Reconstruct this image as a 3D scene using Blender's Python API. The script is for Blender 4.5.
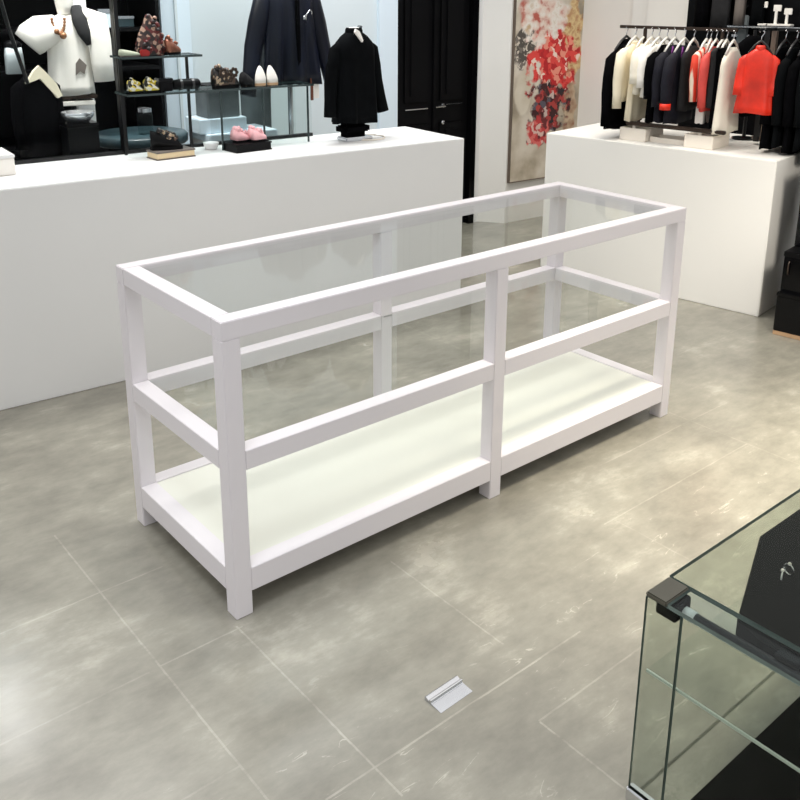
import bpy, bmesh, math, random
from mathutils import Vector, Matrix
random.seed(7)
PI = math.pi
scn = bpy.context.scene
COL = scn.collection
for o in list(bpy.data.objects):
    bpy.data.objects.remove(o)

# ------------------------------------------------------------------ camera
FPX, CXP, CYP = 909.44, 401.38, 255.68
CAM = Vector((-1.0481, -1.9804, 1.7189))
cam_d = bpy.data.cameras.new('camera')
cam = bpy.data.objects.new('camera', cam_d)
COL.objects.link(cam)
cam.location = CAM
cam.rotation_euler = (1.2882, -0.0045, -0.6935)
cam_d.sensor_width = 36.0
cam_d.lens = FPX / 800 * 36
cam_d.shift_x = (400 - CXP) / 800
cam_d.shift_y = (CYP - 400) / 800
cam_d.clip_start = 0.02
scn.camera = cam

# ------------------------------------------------------------------ world, lights, exposure
scn.view_settings.view_transform = 'Standard'
scn.view_settings.look = 'None'
scn.view_settings.gamma = 1
scn.view_settings.use_curve_mapping = False
scn.view_settings.exposure = 0.0
w = bpy.data.worlds.new('world')
scn.world = w
w.use_nodes = True
wt = w.node_tree          # the shop's own ambient light: bright ceiling overhead, dimmer towards eye level
wb = wt.nodes['Background']
wg = wt.nodes.new('ShaderNodeTexCoord'); wz = wt.nodes.new('ShaderNodeSeparateXYZ'); wr = wt.nodes.new('ShaderNodeValToRGB')
wt.links.new(wg.outputs['Generated'], wz.inputs[0]); wt.links.new(wz.outputs['Z'], wr.inputs['Fac']); wt.links.new(wr.outputs['Color'], wb.inputs['Color'])
wr.color_ramp.elements[0].position = 0.05; wr.color_ramp.elements[0].color = (0.55, 0.565, 0.585, 1)
wr.color_ramp.elements[1].position = 0.85; wr.color_ramp.elements[1].color = (1.14, 1.12, 1.09, 1)
wb.inputs['Strength'].default_value = 1.0


def area(name, loc, target, size, power, color=(1, 1, 1), size_y=None, shape='RECTANGLE', spread=180):
    l = bpy.data.lights.new(name, 'AREA')
    l.shape = shape
    l.size = size
    if size_y:
        l.size_y = size_y
    l.energy = power
    l.color = color
    l.spread = math.radians(spread)
    o = bpy.data.objects.new(name, l)
    COL.objects.link(o)
    o.location = loc
    d = Vector(target) - Vector(loc)
    o.rotation_euler = d.to_track_quat('-Z', 'Y').to_euler()
    return o


area('ceiling_panel_light', (0.75, 0.55, 3.9), (0.85, 0.35, 0), 0.3, 5, (1, 0.97, 0.93), 0.3, spread=60)
area('counter_track_light', (0.9, 2.3, 3.1), (0.9, 2.2, 0.9), 2.8, 17, (1, 0.98, 0.95), 0.3, spread=115)
area('jacket_fill_light', (0.65, 2.38, 2.9), (0.75, 2.85, 1.35), 0.5, 4.5, (1, 0.98, 0.95), 0.2, spread=60)  # unseen lamp added to brighten the white jacket
area('rack_track_light', (3.3, 1.15, 3.1), (3.8, 1.1, 0.8), 0.4, 16, (1, 0.93, 0.82), 1.2, spread=110)
area('warm_aisle_light', (1.95, -0.75, 3.1), (1.95, -0.6, 0), 1.9, 15, (1, 0.90, 0.74), 0.5, spread=40)
area('counter_face_fill', (1.9, -1.5, 2.2), (3.60, 0.38, 0.5), 0.4, 2.6, (1, 0.93, 0.82), 0.4, spread=36)  # unseen fill added to lift the right counter's dark end face
area('front_left_fill', (-0.75, -0.6, 3.1), (-0.6, -0.3, 0), 0.8, 5, (0.86, 0.91, 1.0), 0.8, spread=60)  # unseen cool fill, added for the floor at front left
area('downlight', (0.02, 2.95, 2.4), (-0.62, 0.1, 0), 0.07, 2.6, (1, 1, 1), shape='DISK', spread=120)
area('wall_wash_light', (2.2, 2.3, 3.1), (2.2, 3.0, 1.2), 2.0, 16, (0.97, 0.98, 1.0), 0.3, spread=120)

# ------------------------------------------------------------------ frames of the two counters
AB, AR = -0.0739, 0.1448
BC, RC = Vector((2.411, 1.632, 0)), Vector((3.499, 0.394, 0))
BU = Vector((math.cos(AB), math.sin(AB), 0)); BV = Vector((-math.sin(AB), math.cos(AB), 0))
RU = Vector((-math.sin(AR), math.cos(AR), 0)); RV = Vector((math.cos(AR), math.sin(AR), 0))
BH, RH = 0.945, 0.872


def B(u, v, z=0):
    return BC + BU * u + BV * v + Vector((0, 0, z))


def R(u, v, z=0):
    return RC + RU * u + RV * v + Vector((0, 0, z))


MB = Matrix.Translation(BC) @ Matrix.Rotation(AB, 4, 'Z')           # local x along the back counter
MR = Matrix.Translation(RC) @ Matrix.Rotation(AR, 4, 'Z')           # local x across the right counter, y along it


# ------------------------------------------------------------------ materials
def lin(c):
    return tuple(((x / 255) / 12.92 if x / 255 <= 0.04045 else ((x / 255 + 0.055) / 1.055) ** 2.4) for x in c)


def mat(name, rgb, rough=0.5, metal=0.0, var=0.06, scale=12.0, bump=0.0, spec=0.5, sheen=0.0, coat=0.0, stretch=None):
    m = bpy.data.materials.new(name)
    m.use_nodes = True
    nt = m.node_tree
    b = nt.nodes['Principled BSDF']
    c = lin(rgb)
    b.inputs['Roughness'].default_value = rough
    b.inputs['Metallic'].default_value = metal
    b.inputs['Specular IOR Level'].default_value = spec
    b.inputs['Sheen Weight'].default_value = sheen
    b.inputs['Coat Weight'].default_value = coat
    tc = nt.nodes.new('ShaderNodeTexCoord')
    n = nt.nodes.new('ShaderNodeTexNoise')
    n.inputs['Scale'].default_value = scale
    n.inputs['Detail'].default_value = 4
    src = tc.outputs['Object']
    if stretch:
        mp = nt.nodes.new('ShaderNodeMapping')
        mp.inputs['Scale'].default_value = stretch
        nt.links.new(src, mp.inputs['Vector'])
        src = mp.outputs['Vector']
    nt.links.new(src, n.inputs['Vector'])
    r = nt.nodes.new('ShaderNodeValToRGB')
    r.color_ramp.elements[0].position = 0.3
    r.color_ramp.elements[1].position = 0.7
    r.color_ramp.elements[0].color = tuple(x * (1 - var) for x in c) + (1,)
    r.color_ramp.elements[1].color = tuple(min(1, x * (1 + var)) for x in c) + (1,)
    nt.links.new(n.outputs['Fac'], r.inputs['Fac'])
    nt.links.new(r.outputs['Color'], b.inputs['Base Color'])
    if bump:
        bp = nt.nodes.new('ShaderNodeBump')
        bp.inputs['Strength'].default_value = bump
        bp.inputs['Distance'].default_value = 0.01
        nt.links.new(n.outputs['Fac'], bp.inputs['Height'])
        nt.links.new(bp.outputs['Normal'], b.inputs['Normal'])
    return m


def glass_mat(name, tint=(0.93, 0.96, 0.95), refl=1.0, ior=1.5):
    m = bpy.data.materials.new(name)
    m.use_nodes = True
    nt = m.node_tree
    nt.nodes.remove(nt.nodes['Principled BSDF'])
    out = nt.nodes['Material Output']
    t = nt.nodes.new('ShaderNodeBsdfTransparent')
    t.inputs[0].default_value = tint + (1,)
    g = nt.nodes.new('ShaderNodeBsdfGlossy')
    g.inputs['Roughness'].default_value = 0.02
    f = nt.nodes.new('ShaderNodeFresnel')
    f.inputs['IOR'].default_value = ior
    ge = nt.nodes.new('ShaderNodeNewGeometry')
    io = nt.nodes.new('ShaderNodeMapRange')          # the fresnel node inverts the index on back faces: undo that
    io.inputs['To Min'].default_value = ior; io.inputs['To Max'].default_value = 1 / ior
    nt.links.new(ge.outputs['Backfacing'], io.inputs['Value'])
    nt.links.new(io.outputs[0], f.inputs['IOR'])
    mu = nt.nodes.new('ShaderNodeMath'); mu.operation = 'MULTIPLY'; mu.use_clamp = True
    mu.inputs[1].default_value = refl
    mx = nt.nodes.new('ShaderNodeMixShader')
    nt.links.new(f.outputs[0], mu.inputs[0])
    nt.links.new(mu.outputs[0], mx.inputs[0])
    nt.links.new(t.outputs[0], mx.inputs[1])
    nt.links.new(g.outputs[0], mx.inputs[2])
    nt.links.new(mx.outputs[0], out.inputs['Surface'])
    return m


M = {}
M['table_white'] = mat('table_white', (227, 222, 225), 0.42, var=0.015, scale=3)
M['shelf_white'] = mat('shelf_white', (224, 224, 214), 0.5, var=0.015, scale=4)
M['counter_white'] = mat('counter_white', (236, 236, 235), 0.5, var=0.012, scale=2)
M['counter_cream'] = mat('counter_cream', (241, 239, 234), 0.5, var=0.012, scale=2)
M['wall_pale'] = mat('wall_pale', (214, 224, 228), 0.7, var=0.02, scale=1.5)
M['wall_ice'] = mat('wall_ice', (222, 236, 246), 0.6, var=0.01, scale=2)
M['wall_white'] = mat('wall_white', (236, 233, 227), 0.7, var=0.015, scale=2)
M['wall_grey'] = mat('wall_grey', (234, 232, 227), 0.7, var=0.02, scale=2)
M['black_wall'] = mat('black_wall', (7, 7, 9), 0.4, var=0.3, scale=2, spec=0.12)
M['black_gloss'] = mat('black_gloss', (7, 7, 9), 0.12, var=0.2, scale=3, spec=0.25)
M['black_satin'] = mat('black_satin', (8, 8, 10), 0.4, var=0.2, scale=5, spec=0.15)
M['black_metal'] = mat('black_metal', (20, 21, 22), 0.35, metal=0.3, var=0.2, scale=8)
M['black_cloth'] = mat('black_cloth', (6, 6, 8), 0.9, var=0.3, scale=30, bump=0.1, spec=0.04)
M['black_knit'] = mat('black_knit', (9, 11, 13), 0.85, var=0.3, scale=14, bump=0.1, spec=0.06)
M['navy_cloth'] = mat('navy_cloth', (11, 16, 31), 0.42, var=0.5, scale=3, bump=0.0, stretch=(6, 6, 1), spec=0.3)
M['ink_cloth'] = mat('ink_cloth', (20, 20, 31), 0.8, var=0.25, scale=25, bump=0.15, spec=0.3)
M['charcoal_cloth'] = mat('charcoal_cloth', (34, 34, 36), 0.85, var=0.2, scale=25, bump=0.15, spec=0.3)
M['grey_cloth'] = mat('grey_cloth', (105, 112, 115), 0.85, var=0.2, scale=10, bump=0.15, spec=0.3)
M['white_cloth'] = mat('white_cloth', (247, 243, 236), 0.85, var=0.03, scale=15, bump=0.1, spec=0.2)
M['cream_cloth'] = mat('cream_cloth', (240, 230, 205), 0.85, var=0.05, scale=12, bump=0.15, spec=0.2)
M['ivory_cloth'] = mat('ivory_cloth', (244, 238, 222), 0.85, var=0.05, scale=12, bump=0.15, spec=0.2)
M['purple_cloth'] = mat('purple_cloth', (120, 40, 130), 0.6, var=0.2, scale=12)
M['red_cloth'] = mat('red_cloth', (226, 46, 22), 0.45, var=0.25, scale=9, bump=0.25)
M['coral_cloth'] = mat('coral_cloth', (222, 78, 70), 0.6, var=0.2, scale=9, bump=0.15)
M['pink'] = mat('pink', (242, 186, 190), 0.7, var=0.08, scale=20, bump=0.2)
M['gold'] = mat('gold', (150, 108, 78), 0.45, metal=0.7, var=0.2, scale=20)
M['copper'] = mat('copper', (160, 105, 85), 0.3, metal=0.6, var=0.3, scale=30)
M['chrome'] = mat('chrome', (215, 217, 220), 0.16, metal=1.0, var=0.03, scale=6)
M['steel'] = mat('steel', (205, 207, 212), 0.22, metal=0.9, var=0.04, scale=6)
M['bronze'] = mat('bronze', (62, 50, 42), 0.35, metal=0.5, var=0.2, scale=8)
M['taupe_metal'] = mat('taupe_metal', (120, 106, 94), 0.4, metal=0.4, var=0.1, scale=8)
M['tan'] = mat('tan', (196, 160, 124), 0.5, var=0.08, scale=14)
M['paper_cream'] = mat('paper_cream', (222, 200, 160), 0.6, var=0.06, scale=40, stretch=(1, 1, 30))
M['taupe'] = mat('taupe', (112, 104, 98), 0.6, var=0.08, scale=14)
M['yellow'] = mat('yellow', (226, 205, 70), 0.6, var=0.15, scale=30)
M['teal_dark'] = mat('teal_dark', (52, 70, 76), 0.3, var=0.25, scale=5)
M['tray_white'] = mat('tray_white', (238, 230, 218), 0.45, var=0.02, scale=5)
M['clear_plastic'] = mat('clear_plastic', (226, 222, 214), 0.25, var=0.04, scale=10)
M['dark_plastic'] = mat('dark_plastic', (46, 45, 46), 0.3, var=0.1, scale=10)
M['case_edge'] = mat('case_edge', (104, 118, 112), 0.15, var=0.15, scale=20)
M['case_bronze'] = mat('case_bronze', (92, 90, 80), 0.3, metal=0.4, var=0.1, scale=10)
M['lit_edge'] = mat('lit_edge', (226, 236, 230), 0.2, var=0.02, scale=10)
M['board_black'] = mat('board_black', (6, 8, 8), 0.6, var=0.15, scale=10, spec=0.1)
M['glass'] = glass_mat('glass', (0.965, 0.978, 0.973), 0.22)
M['clear_glass'] = glass_mat('clear_glass', (0.95, 0.97, 0.965), 0.06)
M['case_glass'] = glass_mat('case_glass', (0.84, 0.86, 0.825), 0.25, 1.5)
M['smoke_glass'] = glass_mat('smoke_glass', (0.80, 0.85, 0.85), 0.4)
M['glass_edge'] = mat('glass_edge', (150, 168, 162), 0.15, var=0.05, scale=20)
M['shelf_edge'] = mat('shelf_edge', (58, 70, 70), 0.2, var=0.1, scale=20)


def dotted(name, base, dots, scale, thr=0.35):
    m = mat(name, base, 0.4)
    nt = m.node_tree
    b = nt.nodes['Principled BSDF']
    tc = nt.nodes.new('ShaderNodeTexCoord')
    v = nt.nodes.new('ShaderNodeTexVoronoi'); v.inputs['Scale'].default_value = scale
    nt.links.new(tc.outputs['Object'], v.inputs['Vector'])
    r = nt.nodes.new('ShaderNodeValToRGB'); r.color_ramp.interpolation = 'CONSTANT'
    cols = [base] + dots
    r.color_ramp.elements[0].color = lin(cols[0]) + (1,)
    r.color_ramp.elements[1].position = 1 / len(cols); r.color_ramp.elements[1].color = lin(cols[1]) + (1,)
    for i in range(2, len(cols)):
        e = r.color_ramp.elements.new(i / len(cols)); e.color = lin(cols[i]) + (1,)
    sp = nt.nodes.new('ShaderNodeSeparateColor')
    nt.links.new(v.outputs['Color'], sp.inputs[0])
    nt.links.new(sp.outputs[0], r.inputs['Fac'])
    for l in list(b.inputs['Base Color'].links):
        nt.links.remove(l)
    nt.links.new(r.outputs['Color'], b.inputs['Base Color'])
    return m


M['jewelled'] = dotted('jewelled', (36, 24, 24), [(70, 46, 42), (30, 22, 22), (172, 140, 122), (95, 30, 28)], 60)
M['yellow_print'] = dotted('yellow_print', (30, 30, 26), [(226, 205, 70), (240, 236, 220), (226, 205, 70)], 55)
M['speckle'] = dotted('speckle', (22, 20, 20), [(180, 158, 132), (28, 24, 24), (90, 70, 58)], 70)


def stripes_mat():
    m = mat('striped_cloth', (225, 70, 50), 0.7)
    nt = m.node_tree; b = nt.nodes['Principled BSDF']
    tc = nt.nodes.new('ShaderNodeTexCoord')
    wv = nt.nodes.new('ShaderNodeTexWave'); wv.bands_direction = 'X'
    wv.inputs['Scale'].default_value = 7; wv.inputs['Distortion'].default_value = 1.5
    nt.links.new(tc.outputs['Object'], wv.inputs['Vector'])
    r = nt.nodes.new('ShaderNodeValToRGB')
    r.color_ramp.elements[0].color = lin((224, 66, 42)) + (1,); r.color_ramp.elements[0].position = 0.35
    r.color_ramp.elements[1].color = lin((244, 226, 205)) + (1,); r.color_ramp.elements[1].position = 0.6
    nt.links.new(wv.outputs['Fac'], r.inputs['Fac'])
    nt.links.new(r.outputs['Color'], b.inputs['Base Color'])
    return m


M['striped'] = stripes_mat()


def poster_mat():
    m = bpy.data.materials.new('poster_print'); m.use_nodes = True
    nt = m.node_tree; b = nt.nodes['Principled BSDF']; b.inputs['Roughness'].default_value = 0.6
    N = nt.nodes.new; L = nt.links.new
    tc = N('ShaderNodeTexCoord')
    sep = N('ShaderNodeSeparateXYZ'); L(tc.outputs['Object'], sep.inputs[0])

    def noise(scale, detail=4):
        n = N('ShaderNodeTexNoise'); n.inputs['Scale'].default_value = scale; n.inputs['Detail'].default_value = detail
        L(tc.outputs['Object'], n.inputs['Vector']); return n

    def ramp(fac, stops, const=False):
        r = N('ShaderNodeValToRGB')
        if const: r.color_ramp.interpolation = 'CONSTANT'
        r.color_ramp.elements[0].position = stops[0][0]; r.color_ramp.elements[0].color = lin(stops[0][1]) + (1,)
        r.color_ramp.elements[1].position = stops[1][0]; r.color_ramp.elements[1].color = lin(stops[1][1]) + (1,)
        for p, c in stops[2:]:
            e = r.color_ramp.elements.new(p); e.color = lin(c) + (1,)
        L(fac, r.inputs['Fac']); return r.outputs['Color']

    def blob(cx, cz, rx, rz, ragged=0.9, scale=9):
        mp = N('ShaderNodeMapping')
        mp.inputs['Location'].default_value = (-cx / rx, 0, -cz / rz)
        mp.inputs['Scale'].default_value = (1 / rx, 0.0, 1 / rz)
        L(tc.outputs['Object'], mp.inputs['Vector'])
        ln = N('ShaderNodeVectorMath'); ln.operation = 'LENGTH'; L(mp.outputs['Vector'], ln.inputs[0])
        n = noise(scale)
        a = N('ShaderNodeMath'); a.operation = 'MULTIPLY_ADD'; L(n.outputs['Fac'], a.inputs[0]); a.inputs[1].default_value = ragged * 2; a.inputs[2].default_value = -ragged
        s = N('ShaderNodeMath'); s.operation = 'ADD'; L(ln.outputs['Value'], s.inputs[0]); L(a.outputs[0], s.inputs[1])
        mr = N('ShaderNodeMapRange'); mr.inputs['From Min'].default_value = 0.85; mr.inputs['From Max'].default_value = 1.05
        mr.inputs['To Min'].default_value = 1; mr.inputs['To Max'].default_value = 0
        L(s.outputs[0], mr.inputs['Value']); return mr.outputs[0]

    def mix(fac, a, c):
        x = N('ShaderNodeMix'); x.data_type = 'RGBA'
        L(fac, x.inputs[0]); L(a, x.inputs[6]); L(c, x.inputs[7]); return x.outputs[2]

    def vor(scale, stops):
        v = N('ShaderNodeTexVoronoi'); v.inputs['Scale'].default_value = scale
        nz = noise(22, 3); wv = N('ShaderNodeVectorMath'); wv.operation = 'MULTIPLY_ADD'
        L(nz.outputs['Color'], wv.inputs[0]); wv.inputs[1].default_value = (0.07, 0.07, 0.07); L(tc.outputs['Object'], wv.inputs[2])
        L(wv.outputs[0], v.inputs['Vector'])
        s = N('ShaderNodeSeparateColor'); L(v.outputs['Color'], s.inputs[0])
        return ramp(s.outputs[0], stops, True)

    base = ramp(noise(2.6, 7).outputs['Fac'], [(0.32, (128, 118, 102)), (0.45, (186, 174, 154)), (0.55, (216, 206, 190)), (0.66, (228, 222, 210)), (0.76, (160, 144, 122))])
    # local x: 0..0.70 to the right, z: 0..1.4 up from the poster's bottom edge
    c = mix(blob(0.34, 1.16, 0.28, 0.26, 0.7, 5), base, ramp(noise(11).outputs['Fac'], [(0.36, (190, 96, 82)), (0.46, (232, 206, 192)), (0.6, (242, 236, 228)), (0.72, (204, 176, 140))]))
    c = mix(blob(0.60, 1.05, 0.12, 0.30, 1.0, 8), c, ramp(noise(15).outputs['Fac'], [(0.35, (176, 108, 66)), (0.5, (226, 202, 150)), (0.65, (196, 150, 108))]))
    c = mix(blob(0.09, 0.98, 0.11, 0.13, 1.0, 12), c, vor(34, [(0, (84, 78, 72)), (0.4, (214, 204, 190)), (0.7, (120, 112, 104))]))
    c = mix(blob(0.10, 0.66, 0.09, 0.16, 0.5, 6), c, ramp(noise(5).outputs['Fac'], [(0.3, (200, 188, 166)), (0.7, (226, 218, 202))]))
    c = mix(blob(0.60, 0.55, 0.08, 0.22, 0.8, 8), c, ramp(noise(8).outputs['Fac'], [(0.35, (140, 92, 66)), (0.6, (200, 178, 150))]))
    c = mix(blob(0.36, 0.55, 0.20, 0.24, 1.1, 11), c, vor(26, [(0, (62, 22, 26)), (0.25, (120, 34, 36)), (0.45, (38, 28, 34)), (0.62, (176, 62, 58)), (0.8, (206, 186, 178)), (0.9, (90, 84, 96))]))
    c = mix(blob(0.42, 0.90, 0.27, 0.20, 1.1, 10), c, vor(24, [(0, (206, 40, 42)), (0.25, (228, 70, 64)), (0.55, (240, 150, 130)), (0.72, (188, 30, 36)), (0.9, (248, 220, 206))]))
    c = mix(blob(0.28, 0.36, 0.12, 0.13, 1.0, 11), c, vor(28, [(0, (196, 60, 62)), (0.4, (222, 110, 104)), (0.7, (110, 36, 40)), (0.88, (226, 190, 180))]))
    L(c, b.inputs['Base Color'])
    return m


def floor_mat():
    m = bpy.data.materials.new('floor_tile'); m.use_nodes = True
    nt = m.node_tree; b = nt.nodes['Principled BSDF']
    N = nt.nodes.new; L = nt.links.new
    tc = N('ShaderNodeTexCoord')
    sep = N('ShaderNodeSeparateXYZ'); L(tc.outputs['Object'], sep.inputs[0])

    def math_(op, a, c=None, d=None, clamp=False):
        n = N('ShaderNodeMath'); n.operation = op; n.use_clamp = clamp
        for i, x in enumerate((a, c, d)):
            if x is None: continue
            if isinstance(x, (int, float)): n.inputs[i].default_value = x
            else: L(x, n.inputs[i])
        return n.outputs[0]
    n1 = N('ShaderNodeTexNoise'); n1.inputs['Scale'].default_value = 2.3; n1.inputs['Detail'].default_value = 8; n1.inputs['Roughness'].default_value = 0.62
    L(tc.outputs['Object'], n1.inputs['Vector'])
    n2 = N('ShaderNodeTexNoise'); n2.inputs['Scale'].default_value = 9; n2.inputs['Detail'].default_value = 6; n2.inputs['Roughness'].default_value = 0.7
    mp = N('ShaderNodeMapping'); mp.inputs['Rotation'].default_value = (0, 0, 0.5); mp.inputs['Scale'].default_value = (0.6, 1.5, 1)
    L(tc.outputs['Object'], mp.inputs['Vector']); L(mp.outputs['Vector'], n2.inputs['Vector'])
    mixn = math_('ADD', math_('MULTIPLY', n1.outputs['Fac'], 0.62), math_('MULTIPLY', n2.outputs['Fac'], 0.38))
    r = N('ShaderNodeValToRGB')
    st = [(0.35, (125, 122, 112)), (0.46, (140, 137, 126)), (0.55, (152, 149, 137)), (0.65, (177, 173, 160))]
    r.color_ramp.elements[0].position = st[0][0]; r.color_ramp.elements[0].color = lin(st[0][1]) + (1,)
    r.color_ramp.elements[1].position = st[1][0]; r.color_ramp.elements[1].color = lin(st[1][1]) + (1,)
    for p, c in st[2:]:
        e = r.color_ramp.elements.new(p); e.color = lin(c) + (1,)
    L(mixn, r.inputs['Fac'])
    col = r.outputs['Color']
    # tile joints: (axis, constant, from, to, strength)
    segs = [('x', -0.249, -0.75, 0.75, .55), ('x', -0.012, -0.75, -0.02, .7), ('y', 0.369, -1.1, -0.05, .5), ('y', -0.031, -0.249, 0.0, .55),
            ('y', -0.034, -0.75, -0.28, .3), ('y', -0.449, -0.75, -0.249, .4), ('y', -0.65, -0.15, 0.72, .75), ('x', 0.515, -0.55, -0.06, .6),
            ('x', 0.385, -1.07, -0.80, .8), ('y', -0.797, 0.385, 0.85, .55), ('y', -0.355, 1.2, 2.1, .55), ('y', -0.095, 1.5, 2.4, .35),
            ('y', 0.36, 0.9, 3.4, .25), ('x', 1.25, -1.1, -0.36, .3), ('x', 2.1, -1.2, 0.36, .3), ('x', 0.9, 0.36, 1.7, .3), ('x', 1.9, 0.36, 1.6, .3)]
    tot = None
    wob = math_('MULTIPLY_ADD', n2.outputs['Fac'], 0.008, -0.004)
    for ax, k, a, c, s in segs:
        p, q_ = (sep.outputs['X'], sep.outputs['Y']) if ax == 'x' else (sep.outputs['Y'], sep.outputs['X'])
        d = math_('COMPARE', math_('ADD', p, wob), k, 0.0028)
        e = math_('COMPARE', q_, (a + c) / 2, abs(c - a) / 2)
        t = math_('MULTIPLY', math_('MULTIPLY', d, e), s)
        tot = t if tot is None else math_('MAXIMUM', tot, t)
    # worn joints: break the lines up
    tot = math_('MULTIPLY', tot, math_('MULTIPLY_ADD', n2.outputs['Fac'], 2.2, -0.72, clamp=True))
    # pale scratches in the stone
    n3 = N('ShaderNodeTexNoise'); n3.inputs['Scale'].default_value = 4.2; n3.inputs['Detail'].default_value = 3; n3.inputs['Distortion'].default_value = 1.2
    mp3 = N('ShaderNodeMapping'); mp3.inputs['Rotation'].default_value = (0, 0, 0.9); mp3.inputs['Scale'].default_value = (0.8, 3.2, 1)
    L(tc.outputs['Object'], mp3.inputs['Vector']); L(mp3.outputs['Vector'], n3.inputs['Vector'])
    vein = math_('COMPARE', n3.outputs['Fac'], 0.5, 0.006)
    mask = N('ShaderNodeMapRange'); mask.inputs['From Min'].default_value = 0.54; mask.inputs['From Max'].default_value = 0.62
    L(n2.outputs['Fac'], mask.inputs['Value'])
    vein = math_('MULTIPLY', math_('MULTIPLY', vein, mask.outputs[0]), 0.7)
    fr = N('ShaderNodeMapRange'); fr.inputs['From Min'].default_value = -0.25; fr.inputs['From Max'].default_value = -0.6
    L(sep.outputs['Y'], fr.inputs['Value'])
    vein = math_('MULTIPLY', vein, fr.outputs[0])
    mx = N('ShaderNodeMix'); mx.data_type = 'RGBA'
    L(math_('MAXIMUM', tot, vein), mx.inputs[0]); L(col, mx.inputs[6]); mx.inputs[7].default_value = lin((200, 195, 182)) + (1,)
    L(mx.outputs[2], b.inputs['Base Color'])
    rr = N('ShaderNodeMapRange'); rr.inputs['To Min'].default_value = 0.14; rr.inputs['To Max'].default_value = 0.34
    L(n1.outputs['Fac'], rr.inputs['Value']); L(rr.outputs[0], b.inputs['Roughness'])
    b.inputs['Specular IOR Level'].default_value = 0.55
    return m


# ------------------------------------------------------------------ mesh helpers
def build(name, bm, m, parent=None, smooth=False, mats=None):
    bmesh.ops.recalc_face_normals(bm, faces=bm.faces)
    me = bpy.data.meshes.new(name)
    bm.to_mesh(me); bm.free()
    for x in ([m] if not mats else mats):
        me.materials.append(M[x] if isinstance(x, str) else x)
    if smooth:
        for p in me.polygons: p.use_smooth = True
    o = bpy.data.objects.new(name, me)
    COL.objects.link(o)
    if parent: o.parent = parent
    return o


def box(bm, x0, x1, y0, y1, z0, z1, bev=0.0, T=None, mi=0):
    g = bmesh.ops.create_cube(bm, size=1)
    vs = g['verts']
    for v in vs:
        v.co = Vector(((x0 + x1) / 2 + v.co.x * (x1 - x0), (y0 + y1) / 2 + v.co.y * (y1 - y0), (z0 + z1) / 2 + v.co.z * (z1 - z0)))
    fs = set(f for v in vs for f in v.link_faces)
    for f in fs: f.material_index = mi
    if bev:
        es = set(e for v in vs for e in v.link_edges)
        r = bmesh.ops.bevel(bm, geom=list(es), offset=bev, segments=2, affect='EDGES')
        vs = list(set(v for f in r['faces'] for v in f.verts) | set(v for v in vs if v.is_valid))
    if T is not None:
        for v in vs: v.co = T @ v.co
    return vs


def B1(name, m, dims, parent=None, bev=0.0, T=None):
    bm = bmesh.new(); box(bm, *dims, bev=bev, T=T)
    return build(name, bm, m, parent)


def loft(bm, rings, cap=True, closed=True, mi=0):
    rows = [[bm.verts.new(p) for p in r] for r in rings]
    n = len(rows[0])
    for a, c in zip(rows, rows[1:]):
        for i in range(n if closed else n - 1):
            j = (i + 1) % n
            f = bm.faces.new((a[i], a[j], c[j], c[i])); f.material_index = mi
    if cap and closed:
        for r in (rows[0], rows[-1]):
            try:
                f = bm.faces.new(r); f.material_index = mi
            except ValueError: pass
    return rows


def tube(bm, pts, rad, n=10, flat=1.0, cap=True, mi=0):
    pts = [Vector(p) for p in pts]
    if not isinstance(rad, (list, tuple)): rad = [rad] * len(pts)
    rings = []
    ref = Vector((0, 1, 0))
    for i, p in enumerate(pts):
        d = (pts[min(i + 1, len(pts) - 1)] - pts[max(i - 1, 0)]).normalized()
        up = ref if abs(d.dot(ref)) < 0.9 else Vector((0, 0, 1))
        s = d.cross(up).normalized(); t = s.cross(d).normalized()
        rings.append([p + s * rad[i] * math.cos(2 * PI * k / n) + t * rad[i] * flat * math.sin(2 * PI * k / n) for k in range(n)])
    loft(bm, rings, cap, True, mi)


def lathe(bm, prof, n=24, c=(0, 0, 0), mi=0):
    loft(bm, [[Vector((c[0] + r * math.cos(2 * PI * k / n), c[1] + r * math.sin(2 * PI * k / n), c[2] + z)) for k in range(n)] for r, z in prof], True, True, mi)


def ball(bm, c, r, sz=(1, 1, 1), seg=10):
    g = bmesh.ops.create_uvsphere(bm, u_segments=seg, v_segments=max(5, seg // 2 + 1), radius=r)
    for v in g['verts']:
        v.co = Vector((c[0] + v.co.x * sz[0], c[1] + v.co.y * sz[1], c[2] + v.co.z * sz[2]))


def plate(bm, outline, t, axis='y', mi=0):
    """extrude a 2D outline; axis y: outline in (x,z), thickness along y; axis z: outline in (x,y)."""
    if axis == 'y':
        a = [Vector((p[0], -t / 2, p[1])) for p in outline]; c = [Vector((p[0], t / 2, p[1])) for p in outline]
    else:
        a = [Vector((p[0], p[1], 0)) for p in outline]; c = [Vector((p[0], p[1], t)) for p in outline]
    loft(bm, [a, c], True, True, mi)


def tag(o, label, cat, group=None):
    o['label'] = label; o['category'] = cat
    if group: o['group'] = group
    return o


def thing(name, label, cat, loc=(0, 0, 0), rz=0.0, group=None):
    o = bpy.data.objects.new(name, None)
    COL.objects.link(o)
    o.empty_display_size = 0.05
    o.location = loc; o.rotation_euler = (0, 0, rz)
    return tag(o, label, cat, group)


def struct(o):
    o['kind'] = 'structure'
    return o


# ------------------------------------------------------------------ the setting
M['floor'] = floor_mat()
struct(B1('floor', 'floor', (-3.0, 7.5, -3.4, 6.0, -0.08, 0.0)))

WV = 1.45            # the back wall's offset behind the back counter's front
H = 2.75
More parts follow.
